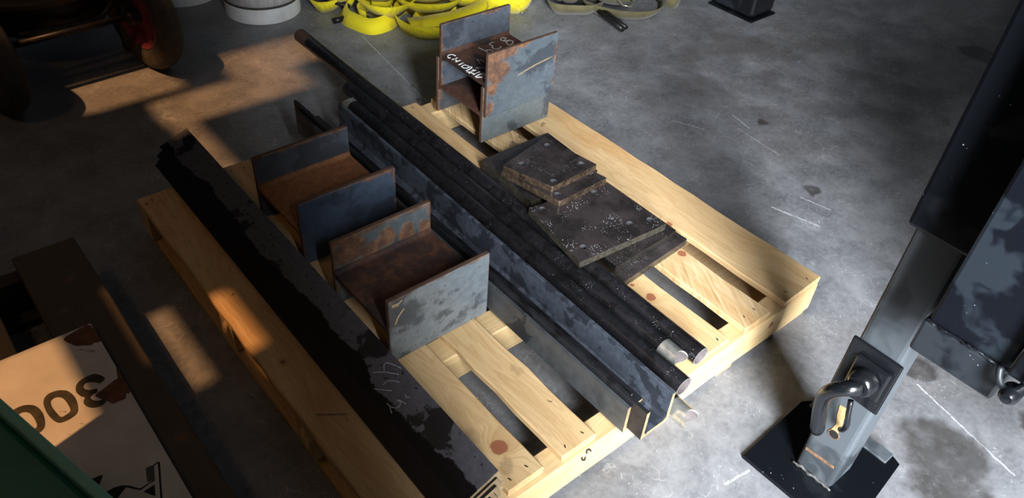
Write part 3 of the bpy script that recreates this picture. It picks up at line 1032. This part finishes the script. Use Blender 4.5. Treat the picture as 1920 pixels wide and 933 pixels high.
# drilled hole with scraped paint above it
lathe('pin_hole', [(.0125, 0), (.0115, -.0012), (.0098, -.0012), (.0098, .0)], (LX0 - .0002, -.291, .156), 'X', [RUSTY], leg, 24)
m_hole = m_plain('hole_dark', (.004, .004, .004), .9, var=0)
lathe('hole_dark_disc', [(.0, -.0008), (.0099, -.0008), (.0099, 0), (0, 0)], (LX0 - .0001, -.291, .156), 'X', [m_hole], leg, 24)  # flat black disc painting the shade inside the hole
bm = new_bm()
yz = [(-.283, .164), (-.286, .185), (-.280, .205), (-.276, .232), (-.293, .236), (-.297, .222), (-.294, .205), (-.298, .185), (-.297, .166), (-.290, .168)]
va = [bm.verts.new((LX0 - .0012, y, z)) for y, z in yz]
vb = [bm.verts.new((LX0 + .002, y, z)) for y, z in yz]
bm.faces.new(va)
for i in range(len(yz)):
    bm.faces.new((va[i], va[(i + 1) % len(yz)], vb[(i + 1) % len(yz)], vb[i]))
link('scraped_patch', bm, TAN, leg)
box('scraped_patch', (LX0 - .001, -.262, .128), (LX0 + .002, -.250, .142), TAN, leg, .001, rot=Matrix.Rotation(.5, 4, 'X'))
box('worn_slot', (LX0 - .001, -.321, .070), (LX0 + .002, -.256, .078), RUSTY, leg, .001, rot=Matrix.Rotation(-.1, 4, 'X'))
for (y, z, r) in ((-.2495, .235, .007), (-.249, .222, .006), (-.2485, .205, .005), (-.249, .19, .006)):
    bm = new_bm()
    bmesh.ops.create_icosphere(bm, subdivisions=1, radius=r, matrix=Matrix.Translation((LX0 + .002, y, z)))
    link('weld_spatter', bm, WELD, leg)

# trailer frame: post in front of the jack and the deck above it, out of the picture to the right
frame = empty('utility_trailer', (.9, -.4, 0))
tag(frame, 'black steel trailer frame post with end plate hanging beside the jack leg', 'trailer')
box('frame_post', (-.500, -.473, .577), (-.345, -.349, 1.14), BLK_SHEEN, frame, .006, 2)
box('post_end', (-.503, -.475, .514), (-.340, -.344, .577), BLK, frame, .005, 2)
bm = new_bm()
rng = random.Random(9)
pts = [(-.503 + rng.uniform(-.002, .001), -.350 - .118 * i / 24, .579 + rng.uniform(-.002, .003)) for i in range(25)]
add_tube(bm, pts, [rng.uniform(.0008, .0022) for _ in pts], 6)
link('weld_bead', bm, BLK, frame)
box('clamp_bar', (-.520, -.500, .585), (-.497, -.474, 1.12), BLK_DEEP, frame, .004, 2)
for (y, z) in ((-.492, .560), (-.512, .605)):
    lathe('bolt_head', [(.0, -.016), (.008, -.015), (.013, -.009), (.014, 0), (.014, .012)], (-.520, y, z), 'X', [BLK], frame, 20)
tube('link_ring', catmull([(-.512, -.462, .585), (-.520, -.470, .572), (-.524, -.482, .566), (-.520, -.494, .572), (-.512, -.500, .588)], 5), .005, BLK, frame, 8)
box('brace', (-.405, -.215, 1.00), (-.345, -.19, 1.18), BLK_DEEP, frame, .004, rot=Matrix.Rotation(.5, 4, 'X'))
box('shade_beam', (-.24, -.80, .38), (2.2, -.60, 1.28), BLK_DEEP, frame, .01)  # unseen beam, added to block light from the far right floor
box('deck', (.75, -.85, 1.30), (4.2, 2.6, 1.40), BLK_DEEP, frame, .005)
box('frame_post', (1.31, 1.18, .30), (1.45, 1.37, 1.30), BLK_DEEP, frame, .01, 2)

stand = empty('support_leg', (1.38, 1.27, 0))
tag(stand, 'black steel support leg on the floor behind the pallet, right of the olive strap', 'support leg')
box('leg_tube', (1.300, 1.165, .012), (1.46, 1.380, .299), BLK, stand, .022, 3)
box('foot_plate', (1.295, 1.155, .001), (1.465, 1.39, .0118), BLK_DEEP, stand, .004)

# ------------------------------------------------------------------ wheeled machine in the back left
RUBBER = m_plain('dusty_tyre', (.060, .052, .045), .8, var=.35, scale=45, bump=.35)
RED = m_plain('red_rim_paint', (.20, .042, .055), .45, var=.25, scale=25)
TANK = m_plain('dark_brown_tank', (.018, .014, .011), .5, .2, var=.4, scale=12)
DSTEEL = m_plain('dark_steel_tube', (.030, .027, .025), .4, .4, var=.4, scale=30)
RIMB = m_plain('brass_brown_rim', (.085, .058, .038), .5, .3, var=.3, scale=25)
mach = empty('wheeled_mixer', (-1.05, 2.25, 0))
tag(mach, 'dark wheeled shop machine with red wheel rims in the back left corner', 'machine')
for (x, y) in ((-.845, 2.12), (-1.325, 2.085)):
    c0 = (x, y, .1855)
    tp = [(.105, -.026), (.128, -.034), (.160, -.036), (.176, -.030), (.184, -.016), (.1855, 0), (.184, .016), (.176, .030), (.160, .036), (.128, .034), (.105, .026)]
    wh = lathe('tyre', tp, c0, 'X', [RUBBER], mach, 48, closed=True)
    lathe('rim', [(.0, -.012), (.035, -.014), (.060, -.008), (.095, -.016), (.108, -.030), (.112, -.026), (.112, .026), (.095, .016), (.06, .008), (0, .012)], c0, 'X', [RED], wh, 40)
    lathe('hub', [(.0, -.050), (.020, -.050), (.024, -.044), (.024, .044), (.020, .050), (0, .050)], c0, 'X', [DSTEEL], wh, 20)
    wh.rotation_euler.z = .22
tube('axle', [(-1.27, 2.11, .1855), (-.86, 2.13, .1855)], .011, DSTEEL, mach, 12)
tube('frame_tube', catmull([(-1.22, 2.16, .19), (-1.0, 2.19, .17), (-.93, 2.2, .19), (-.885, 2.21, .245), (-.88, 2.22, .32)], 5), .010, DSTEEL, mach, 10)
tube('prop_leg', [(-.868, 2.294, .001), (-.868, 2.294, .62)], .021, DSTEEL, mach, 14)
lathe('drum', [(.0, .115), (.14, .115), (.20, .135), (.225, .18), (.23, .235), (.245, .245), (.248, .262), (.236, .272), (.225, .275), (.24, .42), (.24, .70), (.0, .70)],
      (-1.085, 2.43, 0), 'Z', [TANK, RIMB], mach, 56, matidx=[0, 0, 0, 0, 1, 1, 1, 1, 0, 0, 0])
box('axle_bracket', (-.905, 2.125, .17), (-.865, 2.20, .235), DSTEEL, mach, .003)

# ------------------------------------------------------------------ gas cylinders
WPAINT = m_plain('white_cylinder_paint', (.80, .83, .85), .5, var=.10, scale=18)
t = NT('scuffed_cylinder_body')
n2 = t.noise(1.0, t.scl(t.pos, (60, 60, 9)), detail=5, rough=.7)
c = t.mix(t.mr(n2, .35, .7), (.48, .48, .50), (.64, .65, .66))
c = t.mix(t.mr(t.noise(55, detail=3), .66, .72), c, (.07, .06, .055))
t.set(color=c, rough=.5)
SCUFF = t.mat


def cylinder(x, y, r, label):
    e = empty('gas_cylinder', (x, y, 0))
    tag(e, label, 'gas cylinder', 'white gas cylinders at the back')
    lathe('foot_ring', [(r - .020, .001), (r - .003, .001), (r, .004), (r, .058), (r - .006, .064), (r - .020, .064)], (x, y, 0), 'Z', [WPAINT], e, 64, closed=True)
    lathe('body', [(0, .045), (r - .030, .046), (r - .008, .060), (r + .005, .080), (r + .010, .11), (r + .010, .55), (r - .01, .62), (r * .6, .68), (.03, .70), (0, .70)], (x, y, 0), 'Z', [SCUFF], e, 64)
    lathe('seam', [(r + .001, .063), (r + .004, .067), (r + .001, .072), (r - .01, .068)], (x, y, 0), 'Z', [m_plain('seam_grime', (.05, .045, .04), .8)], e, 64, closed=True)
    lathe('collar', [(.05, .70), (.085, .70), (.085, .80), (.08, .80), (.08, .705), (.05, .705)], (x, y, 0), 'Z', [WPAINT], e, 40, closed=True)


cylinder(-.330, 2.330, .145, 'white gas cylinder behind the far end of the longest pipe')
cylinder(-.526, 2.640, .145, 'white gas cylinder further back beside the red wheel')

# ------------------------------------------------------------------ webbing straps
YFAB = m_fabric('yellow_webbing', (.82, .70, .015), (.40, .27, .02), .5)
OFAB = m_fabric('olive_webbing', (.115, .100, .048), (.055, .046, .026), .6, 300)
BLKP = m_plain('black_hook_steel', (.015, .015, .017), .35, .3)


def web(bm, xy, z, w, lean=(0, -.35), th=.0035, rise=None, flat=False):
    """band of webbing standing on its edge along a path, leaning outwards"""
    zz = rise or [0] * len(xy)
    pts = catmull([(x, y, z + r) for (x, y), r in zip(xy, zz)], 7)
    cx = sum(p.x for p in pts) / len(pts)
    cy = sum(p.y for p in pts) / len(pts)
    wv = []
    for p in pts:
        out = Vector((p.x - cx, p.y - cy, 0))
        out = out.normalized() if out.length > 1e-6 else Vector((0, -1, 0))
        d = Vector((0, 0, 1)) * (1 - abs(lean[0])) + out * lean[0] + Vector((0, lean[1] * .0, 0))
        wv.append(d.normalized() * w)
    pts = [p + q / 2 for p, q in zip(pts, wv)]
    add_strip(bm, pts, wv, th)


Y1 = [(-0.10, 2.363), (-0.145, 2.258), (-0.158, 2.193), (-0.138, 2.175), (-0.085, 2.183), (-0.017, 2.244)]
Y2 = [(-0.027, 2.165), (-0.081, 2.152), (-0.131, 2.08), (-0.133, 2.009), (-0.092, 1.912), (-0.002, 1.909), (0.065, 1.957), (0.093, 2.026), (0.03, 2.095)]
Y3 = [(0.048, 2.233), (-0.014, 2.077), (-0.015, 1.974), (0.038, 1.941), (0.126, 1.99), (0.212, 2.102)]
Y4 = [(0.168, 2.115), (0.119, 2.006), (0.121, 1.922), (0.199, 1.868), (0.286, 1.89), (0.392, 1.96)]
Y5 = [(0.161, 2.001), (0.099, 1.993), (0.042, 1.926), (0.025, 1.849), (0.048, 1.781), (0.123, 1.739), (0.252, 1.727), (0.345, 1.775), (0.40, 1.86)]
Y6 = [(0.027, 1.822), (0.116, 1.799), (0.228, 1.784), (0.363, 1.804), (0.484, 1.851)]
Y7 = [(0.485, 2.012), (0.428, 1.884), (0.471, 1.796), (0.541, 1.759), (0.626, 1.817), (0.693, 1.938)]


def strap(name, label, loops, fab, group, loc):
    e = empty(name, loc)
    tag(e, label, 'strap', group)
    for (xy, z, w, lean) in loops:
        bm = new_bm()
        web(bm, xy, z, w, (lean, 0))
        link('webbing_loop', bm, fab, e)
    return e


sa = strap('ratchet_strap', 'yellow webbing strap heaped behind the longest pipe, next to the white cylinder',
           [(Y1, .001, .065, .35), (Y2, .001, .062, -.40), (Y3, .030, .090, .45),
            ([(.0, 2.30), (-.03, 2.2), (.0, 2.08), (.09, 2.06), (.15, 2.16), (.12, 2.3)], .06, .05, .2)], YFAB, 'yellow straps behind the pallet', (0, 2.05, 0))
sb = strap('ratchet_strap', 'yellow webbing strap heaped right behind the stacked beam offcuts',
           [(Y4, .03, .090, .45), (Y5, .001, .062, .25), ([(.16, 2.15), (.15, 2.02), (.2, 1.95), (.28, 1.97), (.33, 2.06)], .065, .05, .2)], YFAB, 'yellow straps behind the pallet', (.2, 1.87, 0))
bm = new_bm()
pts = catmull([(x, y, .052) for x, y in Y6], 6)
add_strip(bm, pts, [Vector((.1, .9, .35)).normalized() * .062] * len(pts), .0035)
link('webbing_run', bm, YFAB, sb)
rngs = random.Random(21)


def arc(cx, cy, rx, ry, a0, a1, n=7):
    return [(cx + rx * math.cos(math.radians(a0 + (a1 - a0) * i / (n - 1))), cy + ry * math.sin(math.radians(a0 + (a1 - a0) * i / (n - 1)))) for i in range(n)]


for (e, cx, cy, rx, ry, a0, a1, z, w, lean) in ((sa, .07, 2.14, .085, .10, 150, 390, .055, .06, .35), (sa, -.06, 2.22, .07, .08, 160, 400, .04, .055, .3),
                                                (sa, .04, 2.03, .10, .07, 10, 200, .002, .055, .2), (sb, .22, 2.02, .10, .11, 170, 380, .06, .07, .4), (sb, .23, 1.99, .06, .07, 160, 420, .05, .06, .2),
                                                (sb, .17, 1.84, .09, .07, 20, 170, .002, .05, .3), (sb, .36, 1.95, .07, .09, 200, 400, .03, .06, .35)):
    bm = new_bm()
    web(bm, arc(cx, cy, rx, ry, a0, a1), z, w, (lean, 0))
    link('webbing_loop', bm, YFAB, e)
sc_ = strap('ratchet_strap', 'yellow webbing strap end showing right of the stacked beam offcuts',
            [(Y7, .001, .075, .25), ([(.40, 2.15), (.46, 1.99), (.55, 1.93), (.66, 1.98), (.70, 2.1)], .04, .05, .3)], YFAB, 'yellow straps behind the pallet', (.55, 1.9, 0))
tube('hook_ring', catmull([(-.090, 2.00, .012), (-.060, 1.985, .012), (-.035, 2.005, .026), (-.055, 2.03, .03), (-.09, 2.022, .02)], 5, True), .007, CHROME, sa, 8, True)
tube('flat_hook', catmull([(-.17, 2.30, .05), (-.15, 2.25, .045), (-.135, 2.20, .05), (-.10, 2.15, .04), (-.062, 2.12, .03)], 5), .007, BLKP, sa, 8)
tube('flat_hook', catmull([(-.10, 2.30, .06), (-.10, 2.22, .06), (-.085, 2.16, .05), (-.062, 2.12, .03)], 5), .007, BLKP, sa, 8)
tube('hook_tip', [(-.165, 2.075, .012), (-.120, 2.068, .014)], .012, BLKP, sa, 10)
box('end_clip', (.52, 1.738, .002), (.56, 1.752, .012), CHROME, sc_, .002)

O1 = [(0.782, 1.897), (0.69, 1.759), (0.653, 1.677), (0.715, 1.62), (0.777, 1.594), (0.881, 1.629), (1.024, 1.723)]
O2 = [(0.878, 1.759), (0.793, 1.621), (0.819, 1.519), (0.901, 1.444), (0.978, 1.433), (1.082, 1.491), (1.199, 1.617)]
O3 = [(1.158, 1.621), (1.107, 1.501), (1.123, 1.441), (1.195, 1.473), (1.281, 1.581)]
so = strap('ratchet_strap', 'olive webbing ratchet strap with a steel buckle and black handle on the floor',
           [(O1, .001, .060, .35), (O2, .001, .062, .40), (O3, .001, .05, .2),
            ([(.80, 1.80), (.84, 1.66), (.93, 1.60), (1.03, 1.64), (1.08, 1.74)], .02, .05, .2)], OFAB, None, (.95, 1.6, 0))
for (cx, cy, rx, ry, a0, a1, z, w, lean) in ((.92, 1.60, .10, .09, 150, 380, .045, .06, .4), (1.05, 1.62, .10, .10, 170, 400, .04, .06, .4), (.76, 1.74, .07, .08, 140, 330, .03, .05, .3), (1.17, 1.56, .06, .08, 160, 390, .03, .05, .3)):
    bm = new_bm()
    web(bm, arc(cx, cy, rx, ry, a0, a1), z, w, (lean, 0))
    link('webbing_loop', bm, OFAB, so)
tube('ratchet_handle', [(.772, 1.545, .030), (.752, 1.388, .020)], .011, BLKP, so, 10)
tube('ratchet_handle', [(.790, 1.540, .034), (.770, 1.386, .024)], .009, BLKP, so, 10)
BUCK = m_plain('zinc_buckle', (.50, .48, .38), .3, .8, var=.2, scale=50)
tube('buckle_frame', [(.860, 1.590, .085), (.830, 1.470, .070), (.850, 1.452, .070), (.890, 1.468, .075), (.925, 1.590, .090), (.90, 1.605, .09)], .0055, BUCK, so, 8, True)
tube('buckle_bar', [(.905, 1.475, .085), (.950, 1.610, .10)], .010, BUCK, so, 8)
tube('buckle_bar', [(.845, 1.535, .078), (.912, 1.53, .082)], .005, BUCK, so, 8)
box('ratchet_body', (.70, 1.66, .012), (.80, 1.72, .05), BLKP, so, .006, rot=Matrix.Rotation(-.6, 4, 'Z'))
tube('ratchet_spool', [(.70, 1.70, .05), (.79, 1.64, .05)], .008, CHROME, so, 8)

# ------------------------------------------------------------------ weathered pallet, board and bin on the left
GREYW = m_wood('weathered_wood', 'Y', [(-1.40, .47, .131, .008), (-1.43, 1.02, .131, .005), (-1.47, .93, .131, .004)], light=(.10, .080, .060), dark=(.055, .042, .030), grey=.25)
TANW = m_wood('weathered_tan', 'Y', light=(.33, .21, .10), dark=(.20, .12, .05))
old = empty('weathered_pallet', (-1.75, .3, 0))
tag(old, 'old weathered grey pallet left of the new one, under the white board', 'pallet')
for i, (x0, x1, mt) in enumerate(((-1.512, -1.376, GREYW), (-1.70, -1.578, TANW), (-1.92, -1.78, GREYW), (-2.12, -2.0, GREYW))):
    plank('deck_board', (x0, -.45, .109), (x1, 1.165 - (.02 if i else 0), .130), mt, old, 'Y', n=12, seed=100 + i)
DKW = m_wood('weathered_stringer', 'X', light=(.06, .046, .034), dark=(.03, .024, .018))
for i, y in enumerate((-.44, .30, 1.11)):
    plank('stringer', (-2.12, y, .0205), (-1.38, y + .04, .1086), DKW, old, 'X', n=8, seed=110 + i)
for i, y in enumerate((-.44, .27, 1.07)):
    plank('bottom_board', (-2.12, y, .001), (-1.38, y + .09, .0202), DKW, old, 'X', n=8, seed=120 + i)

t = NT('dirty_white_paint')
n1 = t.noise(1.0, t.scl(t.n('ShaderNodeVectorRotate', {'Vector': t.pos, 'Angle': -.6}, rotation_type='Z_AXIS').outputs[0], (60, 16, 1)), detail=3)
n2 = t.noise(12, detail=4)
c = t.mix(t.mr(n2, .3, .7), (.52, .49, .46), (.62, .60, .57))
c = t.mix(t.math('MULTIPLY', t.mr(n1, .66, .73), t.mr(t.noise(8), .45, .6)), c, (.16, .12, .10))
t.set(color=c, rough=.7)
WBOARD = t.mat
sign = poly_plate('stencilled_board', [[(-1.4385, .838), (-2.13, .838), (-2.13, -.42), (-1.4385, -.42)]], .1305, .1505, [WBOARD])
tag(sign, 'white painted board with black 300 on it lying on the old pallet', 'board')
INK = m_plain('stencil_ink', (.045, .038, .022), .8, var=.6, scale=35)
INK_D = m_plain('black_ink', (.012, .011, .010), .8, var=.4, scale=30)
RUSTS = m_plain('rust_stain', (.14, .055, .028), .85, var=.45, scale=45)
ZERO = [[(-1.5419, 0.6947), (-1.5302, 0.6827), (-1.525, 0.6611), (-1.5267, 0.6391), (-1.5325, 0.6224), (-1.5438, 0.6159), (-1.5602, 0.6152), (-1.5695, 0.6222), (-1.5757, 0.6437), (-1.5768, 0.6672), (-1.5737, 0.686), (-1.5648, 0.6969), (-1.5538, 0.6985)], [(-1.5509, 0.6806), (-1.5432, 0.6709), (-1.5404, 0.6494), (-1.5419, 0.6333), (-1.5513, 0.629), (-1.5593, 0.6294), (-1.5626, 0.6413), (-1.5651, 0.6603), (-1.5642, 0.675), (-1.559, 0.6808)]]
THREE = [(-1.4649, 0.6742), (-1.4734, 0.693), (-1.4839, 0.6987), (-1.5015, 0.6975), (-1.514, 0.6886), (-1.5191, 0.6724), (-1.5149, 0.6555), (-1.5106, 0.6503), (-1.5165, 0.6391), (-1.5148, 0.6262), (-1.5063, 0.616), (-1.4933, 0.612), (-1.4819, 0.617), (-1.4837, 0.6261), (-1.491, 0.6258), (-1.4987, 0.6316), (-1.5029, 0.6406), (-1.4984, 0.647), (-1.488, 0.6491), (-1.4864, 0.6579), (-1.4962, 0.6612), (-1.5034, 0.6687), (-1.5043, 0.6773), (-1.4987, 0.6832), (-1.4898, 0.6806), (-1.4805, 0.6717), (-1.4772, 0.6671)]
RUST_P = [[(-1.4966, 0.8244), (-1.4791, 0.8318), (-1.4463, 0.8376), (-1.4388, 0.8205), (-1.4379, 0.7765), (-1.45, 0.7788), (-1.4585, 0.7762), (-1.4688, 0.7838), (-1.4817, 0.7911), (-1.4882, 0.8026)], [(-1.4951, 0.6425), (-1.4781, 0.6497), (-1.4527, 0.659), (-1.4455, 0.6618), (-1.4387, 0.689), (-1.4387, 0.6143), (-1.4463, 0.6139), (-1.4518, 0.6021), (-1.4646, 0.604), (-1.4744, 0.6036), (-1.4828, 0.6215)]]
ART = [[(-1.5595, 0.4638), (-1.5434, 0.4619), (-1.5421, 0.4588), (-1.548, 0.4509), (-1.5528, 0.4449)], [(-1.5488, 0.424), (-1.5366, 0.4242), (-1.5246, 0.4211), (-1.5142, 0.4132), (-1.5016, 0.3959), (-1.4767, 0.3955), (-1.4744, 0.3979), (-1.5011, 0.3921), (-1.504, 0.3944), (-1.5189, 0.412), (-1.5301, 0.4056), (-1.5379, 0.3994), (-1.5474, 0.4064)], [(-1.4784, 0.4293), (-1.4724, 0.4297), (-1.4651, 0.427), (-1.4747, 0.3982), (-1.4867, 0.3997), (-1.4833, 0.4139)], [(-1.4986, 0.3861), (-1.479, 0.3883), (-1.4857, 0.3661), (-1.4901, 0.3708)], [(-1.4666, 0.4282), (-1.4566, 0.4299), (-1.4545, 0.4262), (-1.4684, 0.3857), (-1.4785, 0.3538), (-1.4815, 0.3561), (-1.471, 0.3877), (-1.458, 0.4274), (-1.4651, 0.4256)]]
for lp in RUST_P:
    xy = [(p.x, p.y) for p in catmull([(x, y, 0) for x, y in lp], 2, True)]
    poly_plate('rust_stain', [[(min(x, -1.4386), min(y, .8379)) for x, y in xy]], .1504, .1507, [RUSTS], sign)
sm_ = lambda lp: [(p.x, p.y) for p in catmull([(x, y, 0) for x, y in lp], 3, True)]
for k in range(2):
    poly_plate('stencil_digit', [[(x - .058 * k, y) for x, y in sm_(lp)] for lp in ZERO], .1504, .1510, [INK], sign)
poly_plate('stencil_digit', [sm_(THREE)], .1504, .1510, [INK], sign)
for i, lp in enumerate(ART):
    poly_plate('stencil_shape', [lp], .1504, .1510, [m_plain('grey_ink', (.075, .08, .075), .8) if i == 2 else INK_D], sign)

GREEN = m_plain('green_plastic', (.004, .15, .105), .45, var=.15, scale=20)
GREEN_L = m_plain('green_plastic_rim', (.15, .42, .33), .5, var=.1, scale=20)
gb = empty('storage_bin', (-1.86, .10, .1512))
tag(gb, 'green plastic bin on the white board, close in the bottom left corner', 'bin')
rotg = Matrix.Rotation(math.radians(15.2), 4, 'Z')
pv = (-1.5745, .1665, .6)


def gbox(name, lo, hi, mat, parent=None, bevel=.006):
    return box(name, (pv[0] + lo[0], pv[1] + lo[1], lo[2]), (pv[0] + hi[0], pv[1] + hi[1], hi[2]), mat, parent or gb, bevel, 2, rot=rotg, pivot=pv)


gbox('bin_body', (-.50, -.50, .1512), (-.030, .42, .585), GREEN, bevel=.02)
lid = gbox('lid', (-.512, -.512, .5855), (-.014, .432, .592), GREEN)
gbox('lid_rim', (-.0135, -.525, .572), (.0, .445, .604), GREEN_L, lid, .004)
gbox('lid_rim', (-.525, -.525, .572), (-.5125, .445, .604), GREEN_L, lid, .004)
gbox('lid_rim', (-.5120, .4325, .572), (-.0140, .445, .604), GREEN_L, lid, .004)
lathe('lid_boss', [(.026, .5925), (.028, .597), (.022, .599), (.018, .597), (.018, .5925)], (-1.612, .045, 0), 'Z', [GREEN_L], lid, 28, closed=True)
